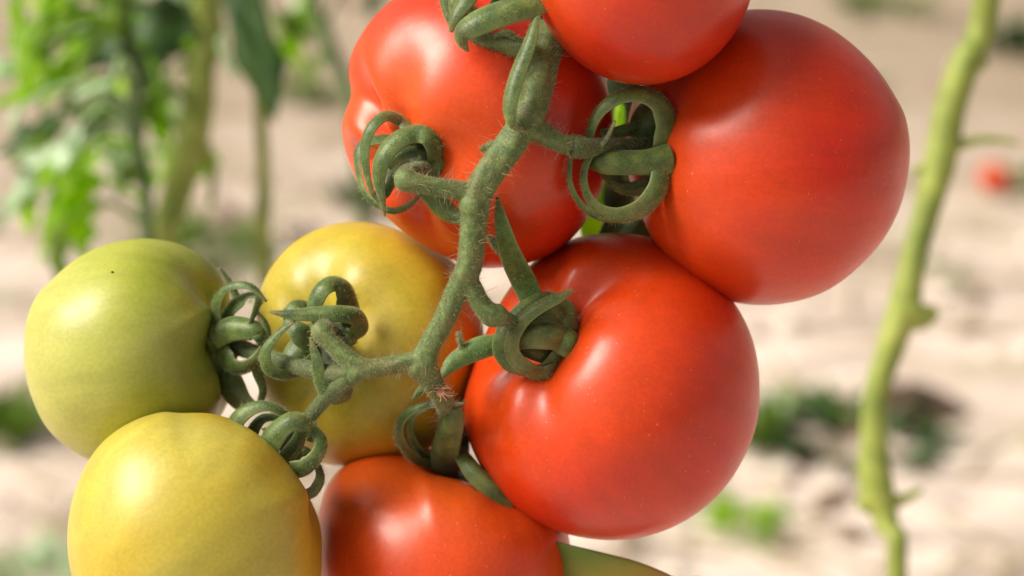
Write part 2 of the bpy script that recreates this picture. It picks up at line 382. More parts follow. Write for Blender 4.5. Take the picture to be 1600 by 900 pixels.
plant('bare yellow-green tomato stem with knobbly nodes right of the truss', 'out of focus tomato plants behind the truss',
      [(1545, -20, 42), (1515, 80, 48), (1484, 170, 50), (1470, 250, 50), (1448, 330, 42), (1426, 410, 40), (1412, 480, 50), (1386, 560, 42), (1368, 620, 40), (1366, 700, 44),
       (1368, 760, 56), (1386, 820, 38), (1402, 920, 30)], .98, [], 'stem', top=.02,
      knobs=[[(1508, 90, 60), (1528, 98, 44), (1540, 104, 16)], [(1470, 240, 26), (1500, 226, 18), (1545, 218, 12), (1590, 224, 8)], [(1470, 245, 20), (1440, 262, 14), (1425, 268, 6)],
             [(1412, 484, 60), (1438, 494, 46), (1464, 486, 18)], [(1372, 780, 46), (1405, 782, 20), (1440, 765, 10)], [(1370, 770, 44), (1350, 792, 28), (1344, 798, 12)]])
# the shaded vine the truss hangs from, behind the red tomatoes
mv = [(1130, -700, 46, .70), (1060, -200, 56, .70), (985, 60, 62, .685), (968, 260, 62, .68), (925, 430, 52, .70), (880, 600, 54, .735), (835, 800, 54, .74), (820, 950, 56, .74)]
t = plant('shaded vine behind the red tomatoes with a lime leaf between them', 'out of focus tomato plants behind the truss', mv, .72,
      [(962, 215, 900, 400, 62, 'lime', -.055, 1), (1045, 320, 940, 392, 70, 'dark', -.055, 1), (1010, 40, 968, 410, 120, 'dark', -.02, 1), (990, 110, 955, 175, 30, 'lime', .02, 1), (1000, 300, 1022, 380, 50, 'dark', -.04, 1)], 'shade_dark')

def weed(px, py, wpx, hpx, n, colr, label, group, seed, flat=.35, lw=1.0):
    """a low weed: many small leaves from one root"""
    g = np.random.default_rng(seed); c0 = ground_at(px, py); d = np.linalg.norm(c0 - CP); s = wpx * K * d / 2; h = hpx * K * d
    t = thing('weed', c0, label, 'weed', group); q = []
    for i in range(n):
        a = g.uniform(0, 2 * PI); r = s * math.sqrt(g.random()); rt = c0 + np.array([math.cos(a) * r * .45, math.sin(a) * r * .45, 0])
        tip = c0 + np.array([math.cos(a) * r, math.sin(a) * r, h * g.uniform(flat, 1.1)])
        L = np.linalg.norm(tip - rt)
        q.append(leaf_geo(rt + (tip - rt) * .2, tip + (tip - rt) * .1, min(L * .5, .03) * lw, 2, .3, .25, seed + i, (g.normal(0, .6), g.normal(0, .6), 1)))
    new_mesh('leaves', *join(q), GA[colr], t); return t
WG = 'low weeds on the soil behind the truss'
weed(1345, 690, 340, 60, 60, 'dark', 'largest dark green weed patch on the soil behind the knobbly stem', WG, 1, .1)
weed(1280, 650, 160, 40, 34, 'mid', 'dark weed left of the knobbly stem at the edge of the hollow', WG, 2)
weed(1205, 665, 60, 60, 18, 'pale', 'small pale-leaved weed between big red tomato and knobbly stem', WG, 3, .3, 1.5)
weed(1175, 700, 110, 80, 26, 'mid', 'weed beside the right edge of the big red tomato', WG, 4)
weed(1160, 830, 150, 80, 22, 'lime', 'light green sparse weed below right of the big red tomato', WG, 5, .1)
weed(0, 690, 160, 80, 40, 'mid', 'dark weed at the left edge under the green tomato', WG, 6)
weed(50, 905, 190, 50, 36, 'pale', 'weed in the bottom left corner under the yellow tomato', WG, 7)
weed(1385, 20, 170, 40, 34, 'mid', 'distant weed on the soil left of the knobbly stem top', WG, 8)
weed(1570, 85, 130, 60, 34, 'dark', 'distant weed at the upper right edge above the fallen tomato', WG, 9)
weed(1600, 296, 90, 30, 18, 'mid', 'weed behind the small fallen red tomato', WG, 10)
weed(320, 400, 260, 60, 50, 'mid', 'weed at the foot of the thick left stem above the green tomato', WG, 11, .15)
weed(560, 330, 90, 50, 24, 'dark', 'weed just left of the upper left red tomato', WG, 12)
weed(470, 160, 150, 50, 30, 'mid', 'faraway weed between the hanging dark leaf and the red tomato', WG, 13, .2)
weed(1300, 140, 200, 30, 20, 'mid', 'thin faraway weed above the right red tomato', WG, 14, .1)
weed(1480, 430, 120, 24, 10, 'mid', 'tiny weed on bare soil right of the knobbly stem', WG, 15, .1)

def mound(px, py, wpx, dpx, h, mat, name, label, cat, seed, group=None):
    g = np.random.default_rng(seed); c0 = ground_at(px, py); d = np.linalg.norm(c0 - CP); a = wpx * K * d / 2; b = dpx * K * d / 2 / math.sin(R(25))
    ph = g.uniform(0, 6, 8); V = [c0 + np.array([0, 0, h])]; F = []; nr, ns = 9, 40
    for i in range(1, nr + 1):
        u = i / nr
        for j in range(ns):
            q = j / ns * 2 * PI; rr = u * (1 + .16 * math.sin(2 * q + ph[0]) + .1 * math.sin(5 * q + ph[1]))
            V.append(c0 + np.array([a * rr * math.cos(q), b * rr * math.sin(q), h * (math.cos(u * PI) * .5 + .5) * (1 + .25 * math.sin(4 * q + 7 * u + ph[2])) - .012 * u]))
    for j in range(ns): F.append((0, 1 + j, 1 + (j + 1) % ns))
    for i in range(nr - 1):
        for j in range(ns):
            p, q = 1 + i * ns + j, 1 + i * ns + (j + 1) % ns; F.append((p, p + ns, q + ns, q))
    o = new_mesh(name, V, F, mat, origin=c0); return tag(o, label, cat, group)
def litter(name, label, n, mat, kind_, seed, size):
    g = np.random.default_rng(seed); q = []
    for i in range(n):
        px = g.uniform(-150, 1750); py = g.uniform(-60, 960); c0 = ground_at(px, py) ; L = size * g.uniform(.5, 1.6); a = g.uniform(0, PI)
        if kind_ == 'straw':
            d = np.array([math.cos(a), math.sin(a), 0]) * L / 2; e = np.array([-d[1], d[0], 0]) * .15
            q.append(tube_w([list(c0 - d + [0, 0, .004]) + [.003], list(c0 + e + [0, 0, .009]) + [.004], list(c0 + d + [0, 0, .004]) + [.002]], 5, 6))
        else:
            V = []; F = []
            for u in range(5):
                for j in range(7):
                    A, B = u / 4 * PI, j / 7 * 2 * PI; k_ = L * (.7 + .5 * g.random()) / 2
                    V.append(c0 + np.array([math.sin(A) * math.cos(B) * k_, math.sin(A) * math.sin(B) * k_ * .8, .3 * k_ + math.cos(A) * k_ * .6]))
            for u in range(4):
                for j in range(7): p, p2 = u * 7 + j, u * 7 + (j + 1) % 7; F.append((p, p + 7, p2 + 7, p2))
            q.append((np.array(V), F))
    tag(new_mesh(name, *join(q), mat), label, 'litter', kind='stuff')
litter('straw', 'dry stalks and straw strewn on the pale soil', 420, plain('straw', (.42, .33, .17, 1), .8), 'straw', 21, .09)
litter('soil_clods', 'small brown clods strewn on the pale soil', 120, plain('clod', (.27, .19, .13, 1), .95), 'clod', 22, .022)
litter('soil_clods', 'pale crumbs of dry soil strewn behind the truss', 60, plain('pale clod', (.85, .76, .66, 1), .95), 'clod', 23, .025)
DK = NT('damp brown soil'); DK.l(DK.ramp(DK.noise(60, 6, .65), [(.3, (.06, .032, .02, 1)), (.7, (.17, .10, .07, 1))]), DK.b.inputs['Base Color']); DK.b.inputs['Roughness'].default_value = .95
DK.bump(DK.noise(90, 5, .6), .8, .01)
SM = 'damp brown heaps of soil and litter'
mound(1400, 650, 330, 110, .035, DK.m, 'soil_heap', 'dark brown damp soil heap around the largest weed patch', 'soil heap', 3, SM)
mound(10, 660, 180, 60, .03, DK.m, 'soil_heap', 'dark brown damp soil heap at the left edge of the picture', 'soil heap', 4, SM)
mound(1600, 318, 70, 20, .006, DK.m, 'soil_heap', 'dark brown soil heap under the small fallen red tomato', 'soil heap', 5, SM)

# ------------------------------------------------------------------ fruit
def lathe_fruit(Rpx, axis, h, dimple, dw, grooves, gdepth, blossom, outline, seed, nt=110, npz=176, bulge=(), scr=False, where=(0, 0, 1e6)):
    """unit-free fruit in camera-aligned px (x right, y up, z to camera), outline = rows photo-x, photo-y relative to the centre"""
    g = np.random.default_rng(seed)
    t = np.linspace(0.0001, PI - 0.0001, nt)[:, None]; ph = (np.arange(npz) / npz * 2 * PI)[None]
    A = norm(np.asarray(axis, float)); ref = np.array([0, 1., 0]) if abs(A[1]) < .9 else np.array([0, 0, 1.])
    X = norm(np.cross(ref, A)); Yv = np.cross(A, X); M = np.stack([X, Yv, A], 1)
    if scr:     # groove angles given as seen from the front, counter-clockwise from the right
        gg = []
        for a, dpt, wd in grooves: dv = np.array([math.cos(R(a)), math.sin(R(a)), 0]); gg.append((math.degrees(math.atan2(dv @ Yv, dv @ X)), dpt, wd))
        grooves = gg
    e = 2.15; st, ct = np.sin(t), np.cos(t)
    sr = 1 / (np.abs(st) ** e + np.abs(ct / h) ** e) ** (1 / e)
    lob = np.zeros_like(ph)
    for a, dpt, wd in grooves:
        da = (ph - R(a) + PI) % (2 * PI) - PI; lob = lob - dpt * np.exp(-(da / (wd * 1.55)) ** 2)
    for k in range(2, 5): lob = lob + .025 * np.sin(k * ph + g.uniform(0, 6))
    Wt = .72 * np.exp(-((t - .5) / .46) ** 2) + .10 * np.exp(-((t - 2.7) / .5) ** 2)
    fall = np.clip(t / .25, 0, 1)
    sr = sr * (1 + gdepth * lob * Wt * fall)
    z = sr * ct; r = sr * st
    z = z - dimple * np.exp(-(t / dw) ** 2) * (1 + .5 * lob)
    z = z + blossom * np.exp(-((PI - t) / .25) ** 2)
    V = np.stack([r * np.cos(ph), r * np.sin(ph), z + 0 * ph], -1).reshape(-1, 3) @ M.T * Rpx
    for bx, by, bz, amt, wd in bulge:      # soft bumps given by direction
        b = norm(np.array([bx, by, bz], float)); cs = norm(V) @ b; V = V * (1 + amt * np.exp(-(1 - cs) / wd))[:, None]
    # fit the outline (as seen in true perspective from the fruit's own place)
    o = np.asarray(outline, float); oa = np.arctan2(-o[:, 1], o[:, 0]); orr = np.hypot(o[:, 0], o[:, 1])
    ordr = np.argsort(oa); oa, orr = oa[ordr], orr[ordr]
    q = np.stack([np.r_[oa - 2 * PI, oa, oa + 2 * PI], np.r_[orr, orr, orr]], 1); dense = []
    for i in range(1, len(q) - 2):
        tt = np.linspace(0, 1, 12, endpoint=False)[:, None]
        dense.append(.5 * (2 * q[i] + (q[i + 1] - q[i - 1]) * tt + (2 * q[i - 1] - 5 * q[i] + 4 * q[i + 1] - q[i + 2]) * tt ** 2 + (3 * q[i] - q[i - 1] - 3 * q[i + 1] + q[i + 2]) * tt ** 3))
    dn = np.vstack(dense); dn = dn[np.argsort(dn[:, 0])]
    nb = 120; bc = (np.arange(nb) + .5) / nb * 2 * PI - PI; des = np.interp(bc, dn[:, 0], dn[:, 1])
    cx, cy, Dp = where
    for it in range(3):
        f_ = Dp / (Dp - V[:, 2]); px_ = (cx + V[:, 0]) * f_ - cx; py_ = (cy + V[:, 1]) * f_ - cy
        ang = np.arctan2(py_, px_); rho = np.hypot(px_, py_)
        bi = ((ang + PI) / (2 * PI) * nb).astype(int) % nb; act = np.zeros(nb); np.maximum.at(act, bi, rho)
        ratio = des / act; ratio = (np.roll(ratio, 1) + 2 * ratio + np.roll(ratio, -1)) / 4
        tri = np.r_[bc - 2 * PI, bc, bc + 2 * PI]
        rt = np.interp(ang, tri, np.r_[ratio, ratio, ratio]); at_ = np.interp(ang, tri, np.r_[act, act, act])
        sm = np.clip(rho / at_, 0, 1); sm = sm * sm * (3 - 2 * sm); mean = ratio.mean() if it == 0 else 1.0
        k_ = mean + (rt - mean) * sm
        px_, py_ = px_ * k_, py_ * k_
        V[:, 0] = (px_ + cx) / f_ - cx; V[:, 1] = (py_ + cy) / f_ - cy
    F = []
    for i in range(nt - 1):
        for j in range(npz):
            a = i * npz + j; b = i * npz + (j + 1) % npz; F.append((a, a + npz, b + npz, b))
    F.append(tuple(range(npz))); F.append(tuple((nt - 1) * npz + j for j in range(npz - 1, -1, -1)))
    return V, F, M

def tomato(c, Rpx, axis, h, label, mat_args, outline, dimple=.2, dw=.35, grooves=(), gdepth=1.0, blossom=0.0, seed=1, group=None, name='tomato', bulge=(), scr=False):
    d = DIST - c[2] * U; s = K * d; origin = P([c])[0]
    rel = [(x - c[0], y - c[1]) for x, y in outline]
    V, F, M = lathe_fruit(Rpx, axis, h, dimple, dw, grooves, gdepth, blossom, rel, seed, bulge=bulge, scr=scr, where=(c[0] - 800, 450 - c[1], 1 / K))
    t = thing(name, origin, label, 'tomato', group)
    mat = fruit_material(Rm=Rpx * s, seed=seed * .37, **mat_args)
    Mw = CM @ M                                   # fruit frame -> world
    me = bpy.data.meshes.new('fruit'); me.from_pydata(((V * s) @ M).tolist(), [], F); me.update()
    me.polygons.foreach_set('use_smooth', [True] * len(me.polygons)); me.materials.append(mat)
    o = bpy.data.objects.new('fruit', me); COL.objects.link(o); o.parent = t
    o.rotation_euler = Matrix(Mw.tolist()).to_euler()
    return t

TG = 'tomatoes of the truss'
RED = dict(stem_c=(.66, .060, .004, 1), mid_c=(.58, .016, .003, 1), tip_c=(.48, .010, .003, 1), patch=(.64, .050, .004, 1))
def ell(cx, cy, rx, ry, n=16, rot=0, p=2.0):
    out = []
    for i in range(n):
        a = i / n * 2 * PI; ca, sa = math.cos(a), math.sin(a)
        x = rx * abs(ca) ** (2 / p) * (1 if ca >= 0 else -1); y = ry * abs(sa) ** (2 / p) * (1 if sa >= 0 else -1); q = R(rot)
        out.append((cx + x * math.cos(q) - y * math.sin(q), cy + x * math.sin(q) + y * math.cos(q)))
    return out

T_green = tomato((205, 545, -200), 176, (1, .12, .18), .92, 'yellow-green unripe tomato with a black speck, furthest left on the truss',
    dict(name='skin yellow green', stem_c=(.20, .27, .010, 1), mid_c=(.42, .44, .05, 1), tip_c=(.56, .50, .10, 1), patch=(.46, .46, .12, 1), rough=.38, speck=.4, speck_c=(.62, .6, .25, 1), sss=.22),
    [(37, 548), (40, 505), (60, 458), (88, 430), (131, 397), (180, 378), (240, 373), (290, 385), (330, 410), (356, 450), (368, 510), (368, 570), (358, 625), (330, 670), (280, 705), (205, 728), (165, 725), (135, 717), (103, 697), (74, 670), (46, 612)],
    .17, .4, [(40, .10, .25), (120, .09, .2), (200, .08, .3), (290, .1, .25)], 1, 0, 11, TG)
T_yel = tomato((304, 833, -40), 196, (.72, .62, -.25), .9, 'golden yellow tomato at the bottom left with a soft dent on top',
    dict(name='skin yellow', stem_c=(.48, .32, .012, 1), mid_c=(.55, .42, .035, 1), tip_c=(.58, .42, .05, 1), patch=(.47, .44, .10, 1), rough=.38, speck=.4, speck_c=(.8, .62, .25, 1), sss=.22),
    [(105, 841), (114, 776), (132, 730), (163, 688), (214, 655), (258, 643), (290, 645), (340, 648), (392, 671), (444, 717), (477, 763), (499, 815), (504, 868), (496, 930), (460, 985), (390, 1018), (304, 1030), (210, 1010), (140, 960), (112, 900)],
    .16, .42, [(163, .16, .2), (215, .05, .3), (20, .08, .3)], 1, 0, 12, TG, scr=True, bulge=[(-.35, .75, .5, .03, .05)])
T_mid = tomato((580, 537, -285), 184, (-.46, .12, .87), .86, 'ribbed yellow tomato behind the stalk, greenish round its stem end',
    dict(name='skin golden green', stem_c=(.36, .33, .015, 1), mid_c=(.66, .41, .015, 1), tip_c=(.44, .35, .015, 1), patch=(.58, .43, .06, 1), rough=.4, speck=.5, speck_c=(.9, .62, .2, 1), sss=.22),
    [(400, 530), (405, 460), (425, 415), (460, 378), (510, 353), (560, 346), (615, 356), (665, 378), (715, 415), (745, 470), (757, 530), (750, 600), (725, 650), (680, 695), (620, 722), (560, 729), (500, 722), (440, 680), (410, 610)],
    .24, .40, [(96, .13, .24), (142, .07, .2), (25, .10, .25), (-50, .06, .25), (205, .07, .25)], .85, 0, 13, TG, scr=True)
T_ul = tomato((742, 205, -135), 208, (-.62, -.38, .68), .84, 'lobed red tomato at the upper left with orange blush behind the stalk',
    dict(name='skin red orange', stem_c=(.72, .085, .006, 1), mid_c=(.62, .020, .006, 1), tip_c=(.40, .006, .004, 1), patch=(.68, .045, .008, 1), rough=.33, speck=.7, speck_c=(.95, .45, .2, 1)),  # tip_c darkened to paint in the shade on the fruit's right side
    [(534, 205), (538, 178), (547, 150), (543, 122), (546, 92), (560, 60), (585, 25), (620, -5), (680, -28), (742, -36), (810, -30), (880, 0), (925, 60), (950, 140), (958, 210), (948, 270), (925, 330), (880, 385), (830, 410), (790, 418), (740, 418), (690, 398), (650, 376), (610, 345), (575, 310), (548, 262)],
    .20, .36, [(137, .26, .15), (78, .13, .22), (20, .08, .28), (-48, .10, .2), (-100, .14, .18), (190, .1, .2)], 1.15, 0, 14, TG, scr=True)
T_top = tomato((1005, -62, 55), 188, (-.82, .35, .1), .92, 'red tomato cut by the top edge, hanging in front of its neighbours',
    dict(name='skin red', **RED, speck=.3), ell(1005, -62, 177, 195, 18), .18, .35, [(30, .08, .3), (150, .1, .3), (260, .08, .3)], 1, 0, 15, TG)
T_right = tomato((1208, 245, -125), 218, (-.96, .08, .22), .9, 'large smooth red tomato at the right with a hooked ring of sepals',
    dict(name='skin deep red', **RED, speck=.4), [(1421, 215), (1418, 280), (1395, 350), (1350, 410), (1300, 450), (1240, 472), (1180, 477), (1120, 465), (1070, 440), (1035, 400), (1005, 345), (985, 290), (978, 230), (988, 160), (1020, 100), (1065, 60), (1120, 25), (1180, 14), (1240, 20), (1300, 45), (1350, 85), (1390, 135), (1412, 175)],
    .16, .34, [(20, .08, .3), (120, .08, .3), (230, .1, .3)], 1, 0, 16, TG)
T_big = tomato((955, 605, -150), 232, (-.58, .48, .66), .88, 'largest red tomato, in the centre, with folded shoulders round its curled sepals',
    dict(name='skin bright red', **RED, speck=.65), [(1187, 605), (1180, 545), (1158, 490), (1120, 440), (1075, 398), (1020, 372), (950, 364), (895, 373), (850, 396), (810, 432), (780, 475), (755, 530), (735, 580), (723, 630), (730, 680), (755, 735), (795, 785), (850, 822), (910, 840), (965, 844), (1030, 832), (1085, 805), (1130, 765), (1165, 710), (1183, 660)],
    0.25, .36, [(38, .20, .2), (0, .05, .2), (112, .12, .2), (170, .08, .26), (232, .14, .2), (285, .1, .2)], 1.1, 0, 17, TG, scr=True)
T_low = tomato((697, 884, -222), 196, (.03, .95, .14), .86, 'orange-red tomato at the bottom centre under two hanging sepals',
    dict(name='skin orange red', stem_c=(.62, .10, .008, 1), mid_c=(.68, .050, .008, 1), tip_c=(.58, .03, .008, 1), patch=(.68, .07, .008, 1), rough=.32, speck=.7, speck_c=(.95, .5, .15, 1)),
    [(893, 880), (888, 835), (872, 795), (830, 760), (780, 738), (730, 718), (680, 700), (630, 695), (580, 702), (540, 725), (510, 760), (497, 800), (493, 860), (500, 930), (540, 1010), (620, 1062), (700, 1075), (780, 1060), (850, 1010), (885, 940)],
    .2, .4, [(200, .12, .25), (-60, .14, .25), (70, .1, .25), (140, .1, .2)], 1, 0, 18, TG, bulge=[(.15, .62, .75, .035, .06)])
# the small black mark on the green fruit
def blob_px(x, y, z, rx, ry, seed):
    g = np.random.default_rng(seed); V = []; F = []; nr, ns = 6, 12
    for i in range(nr + 1):
        for j in range(ns):
            a, b = i / nr * PI, j / ns * 2 * PI; q = 1 + .25 * g.random(); V.append((x + rx * math.sin(a) * math.cos(b) * q + ry * .6 * math.cos(a), y + ry * math.sin(a) * math.sin(b) * q + ry * math.cos(a), z + 1.2 * math.sin(a) * math.sin(b + 1)))
    for i in range(nr):
        for j in range(ns): p, q = i * ns + j, i * ns + (j + 1) % ns; F.append((p, p + ns, q + ns, q))
    return P(V), F
# find the surface of a fruit under a photo pixel
bpy.context.view_layer.update()
def surf(t, px, py, lift=0.0):
    o = [c for c in t.children if c.name.startswith('fruit')][0]; inv = o.matrix_world.inverted()
    d = Vector(at(px, py, 1.0) - CP).normalized(); a = inv @ Vector(CP); b = (inv.to_3x3() @ d).normalized()
    ok, loc, nrm, _ = o.ray_cast(a, b)
    if not ok: return None
    w = np.array(o.matrix_world @ loc); dep = -(CM.T @ (w - CP))[2]
    return (DIST - dep) / U + lift
z = surf(T_green, 176, 426, .3) or -100
new_mesh('speck', *blob_px(176, 427, z, 2.2, 2.6, 3), M_BLACK, T_green)['label'] = 'tiny black mark on the skin'

# ------------------------------------------------------------------ sepals
def sepal(t, pts, seed, twist=.55, thick=.19, mat=None, name='sepal', cup=.40, hint=None, own=None):
    """pts rows x, y, z, visible width (px); a fleshy, channelled, pointed strap"""
    m = max(26, len(pts) * 9); s = spline(np.array([[a[0], -a[1], a[2], a[3]] for a in pts]), m)
    if own:      # lie on the skin, never inside it (only the very base goes in)
        lift = np.zeros(m)
        for fr_t in own:
            for i in range(m):
                q = surf(fr_t, s[i, 0], -s[i, 1])
                if q is not None: lift[i] = max(lift[i], q + s[i, 3] * .32 - s[i, 2])
        kk = 2
        lf = np.array([lift[max(0, i - kk):i + kk + 1].max() for i in range(m)]); lf = np.convolve(np.pad(lf, 4, 'edge'), np.ones(9) / 9, 'valid')
        lf *= np.clip(np.arange(m) / (m * .12), 0, 1); lf = np.minimum(lf, 90)
        s[:, 2] += lf
    c = s[:, :3]; g = np.random.default_rng(seed)
    tn = norm(np.gradient(c, axis=0)); zz = np.array([0, 0, 1.0]); ip = norm(np.cross(tn, zz) + 1e-6)
    tw = twist * 1.55 + .08; out = ip * (1 if (ip * (c - c.mean(0))).sum() > 0 else -1)     # outward side of the curl
    n = out * math.sin(tw) + zz * math.cos(tw); n = norm(n - (n * tn).sum(1, keepdims=True) * tn); w = np.cross(n, tn)
    k = 18; th = np.arange(k) / k * 2 * PI; hw = s[:, 3] / 2 * 1.36
    hw = hw * (1 + .05 * np.sin(np.linspace(0, 9, m) + g.uniform(0, 6)))
    ct, sn = np.cos(th), np.sin(th)
    pw = hw[:, None] * ct[None]
    tk = thick * (.85 + .3 * g.random())
    pn = hw[:, None] * (tk * sn * (1 - .25 * ct ** 2) + cup * (.35 - ct ** 2) + .05 * np.exp(-(ct / .18) ** 2) * (sn > 0))[None]
    v, f = sweep(c, pw, pn, w, n); v[:, 1] *= -1
    o = new_mesh(name, P(v), f, mat or M_SEPAL, t)
    ed = np.tile(np.abs(ct) ** 7, m); tp = np.repeat(np.clip((np.linspace(0, 1, m) - .86) / .14, 0, 1) if s[-1, 3] < 7 else np.zeros(m), k)
    for an, vals in (('edge', ed), ('tip', tp)): o.data.attributes.new(an, 'FLOAT', 'POINT').data.foreach_set('value', vals.astype(np.float32))
    # short fuzz
    v2 = c, w, n, hw * .55
    o['fz'] = 0
    FZ.append((t, (c + n * 0, w, n, hw * .5)))
    return o
FZ = []
OWN = {T_ul.name: [T_ul], T_big.name: [T_big], T_mid.name: [T_mid], T_low.name: [T_mid]}
def zs(pts, z): # attach z values given as list of z along the control points
    z = np.interp(np.linspace(0, 1, len(pts)), np.linspace(0, 1, len(z)), z); return z
def SP(t, pts, z, w, seed, **kw):
    if 'own' not in kw: kw['own'] = OWN.get(t.name)
    """pts [(x,y)...], z and w short lists spread along the points"""
    zz = zs(pts, z); ww = zs(pts, w)
    return sepal(t, [(p[0], p[1], a, b) for p, a, b in zip(pts, zz, ww)], seed, **kw)
def calyx_disc(t, x, y, z, r, nrm_dir, seed):
    """the flat green base the sepals grow from"""
    A = norm(np.array(nrm_dir, float)); X = norm(np.cross([0, 1, .2], A)); Y_ = np.cross(A, X); V = []; F = []; nr, ns = 8, 30
    for i in range(nr + 1):
        u = i / nr
        for j in range(ns):
            q = j / ns * 2 * PI; rr = r * u * (1 + .16 * math.cos(5 * q + seed) * u)
            p = np.array([x, -y, z]) + X * rr * math.cos(q) + Y_ * rr * math.sin(q) + A * r * (.42 * math.cos(u * PI / 2) - .22 * (u > .99)); V.append(p)
    for i in range(nr):
        for j in range(ns): p, q = i * ns + j, i * ns + (j + 1) % ns; F.append((p, p + ns, q + ns, q))
    V = np.array(V); V[:, 1] *= -1
    return new_mesh('calyx_base', P(V), F, M_SEPAL, t)

# upper left red (T_ul) : centre about (655,265)
t = T_ul; b0 = np.mean([surf(t, 655 + 42 * math.cos(a), 262 + 42 * math.sin(a)) for a in (0, 1, 2, 4, 5)])
calyx_disc(t, 655, 265, b0 + 4, 34, (-.5, -.1, .85), 1)
SP(t, [(668, 240), (650, 212), (625, 186), (601, 180), (580, 197), (569, 225), (570, 262), (580, 300), (592, 316)], [b0, b0 + 30, b0 + 55, b0 + 52, b0 + 35], [24, 21, 18, 14, 4], 1, twist=.5)
SP(t, [(680, 262), (684, 232), (668, 209), (640, 208), (612, 224), (594, 252), (590, 282), (596, 312), (601, 338)], [b0, b0 + 35, b0 + 70, b0 + 75, b0 + 60, b0 + 42], [30, 30, 28, 24, 15, 3], 2, twist=.35)
SP(t, [(652, 222), (610, 216), (575, 220), (558, 236), (558, 265), (568, 300), (590, 322), (616, 331), (642, 320), (662, 298)], [b0, b0 + 5, b0 + 10, b0 + 20, b0 + 30, b0 + 30], [26, 24, 18, 14, 14, 16, 6], 3, twist=.7)
SP(t, [(606, 262), (620, 244), (650, 234), (672, 234), (692, 235)], [b0 + 35, b0 + 40, b0 + 38], [10, 17, 13, 2], 4, twist=.3)
SP(t, [(648, 262), (624, 268), (606, 284), (598, 302), (586, 296)], [b0 + 4, b0 + 20, b0 + 30], [26, 26, 18, 6], 5, twist=.2)
SP(t, [(655, 290), (680, 312), (702, 334), (724, 347)], [b0 - 2, b0 + 10, b0 + 16, b0 + 30], [24, 30, 24, 10], 6, twist=.2)
SP(t, [(668, 236), (684, 252), (676, 278)], [b0, b0 + 10, b0 + 4], [26, 30, 24], 7, twist=.1)

# right red (T_right)
t = T_right; b0 = -30
calyx_disc(t, 1040, 225, -45, 50, (-.95, .05, .3), 2)
SP(t, [(1044, 225), (1046, 190), (1030, 158), (1000, 144), (965, 150), (935, 174), (921, 206), (921, 240), (926, 262)], [-10, 10, 34, 38, 34, 22], [40, 38, 30, 20, 13, 5], 11, twist=.5)
SP(t, [(1048, 246), (1010, 252), (965, 252), (940, 252), (930, 256), (938, 262)], [12, 32, 34, 8], [36, 32, 29, 25, 14], 12, twist=.15, thick=.5)
SP(t, [(1040, 262), (1030, 298), (1004, 328), (968, 339), (935, 328), (915, 302), (911, 270), (922, 241), (946, 216), (961, 188)], [14, 30, 40, 46, 48, 44], [38, 34, 26, 16, 13, 11, 4], 13, twist=.5)
SP(t, [(1030, 285), (1004, 322), (966, 342), (930, 338), (902, 314), (889, 282), (891, 248), (897, 215)], [-10, 10, 24, 30, 34, 36], [26, 22, 15, 13, 10, 3], 14, twist=.6)
SP(t, [(1040, 196), (1000, 200), (950, 210), (905, 206), (885, 204)], [-50, -40, -20, -14], [22, 16, 12, 5], 15, twist=.2)
SP(t, [(1044, 168), (1020, 180), (1008, 205), (1014, 232)], [-30, -40, -45], [40, 44, 34], 16, twist=.1)
SP(t, [(1030, 280), (1000, 296), (970, 296), (950, 282), (938, 270)], [-45, -46, -30], [30, 22, 12, 6], 17, twist=.4)

# big centre red (T_big): knot round (845,520)
t = T_big; b0 = np.mean([surf(t, 860 + 42 * math.cos(a), 520 + 42 * math.sin(a)) for a in (0, 1, 2, 4, 5)])
calyx_disc(t, 858, 520, b0 + 2, 36, (-.55, .2, .8), 3)
SP(t, [(876, 572), (850, 586), (822, 578), (800, 556), (799, 528), (817, 498), (846, 476), (872, 464), (897, 453)], [b0 + 6, b0 + 54, b0 + 72, b0 + 78, b0 + 76, b0 + 70], [18, 22, 22, 22, 21, 20, 17, 3], 21, twist=.35)
SP(t, [(882, 476), (858, 466), (830, 474), (806, 494), (786, 520), (780, 548), (794, 572), (820, 585)], [b0 + 12, b0 + 48, b0 + 60, b0 + 56, b0 + 46], [24, 27, 27, 26, 22, 10], 22, twist=.35)
SP(t, [(868, 470), (888, 478), (895, 506), (888, 536), (872, 560), (850, 580), (826, 584)], [b0 + 8, b0 + 26, b0 + 28, b0 + 20], [24, 26, 28, 26, 20], 23, twist=.5)
SP(t, [(896, 536), (868, 522), (838, 520), (808, 526)], [b0 + 20, b0 + 62, b0 + 54], [40, 38, 32], 24, twist=.25, thick=.45)
SP(t, [(894, 496), (864, 490), (834, 498), (806, 516)], [b0 + 16, b0 + 50, b0 + 44], [36, 38, 30], 25, twist=.1)
SP(t, [(870, 562), (842, 550), (814, 540), (800, 536)], [b0 + 14, b0 + 46, b0 + 40], [20, 22, 14], 26, twist=.1)
SP(t, [(834, 474), (818, 438), (801, 402), (787, 360), (777, 308)], [b0 + 20, b0 + 40, 75, 92], [30, 32, 28, 22, 4], 27, twist=.15, cup=-.12, thick=.18, mat=M_BRACT)
SP(t, [(790, 538), (760, 540), (732, 551), (706, 568), (688, 592)], [b0 + 20, b0 + 28, b0 + 40], [22, 26, 26, 20, 4], 28, twist=.1, cup=.25, thick=.18, mat=M_BRACT)

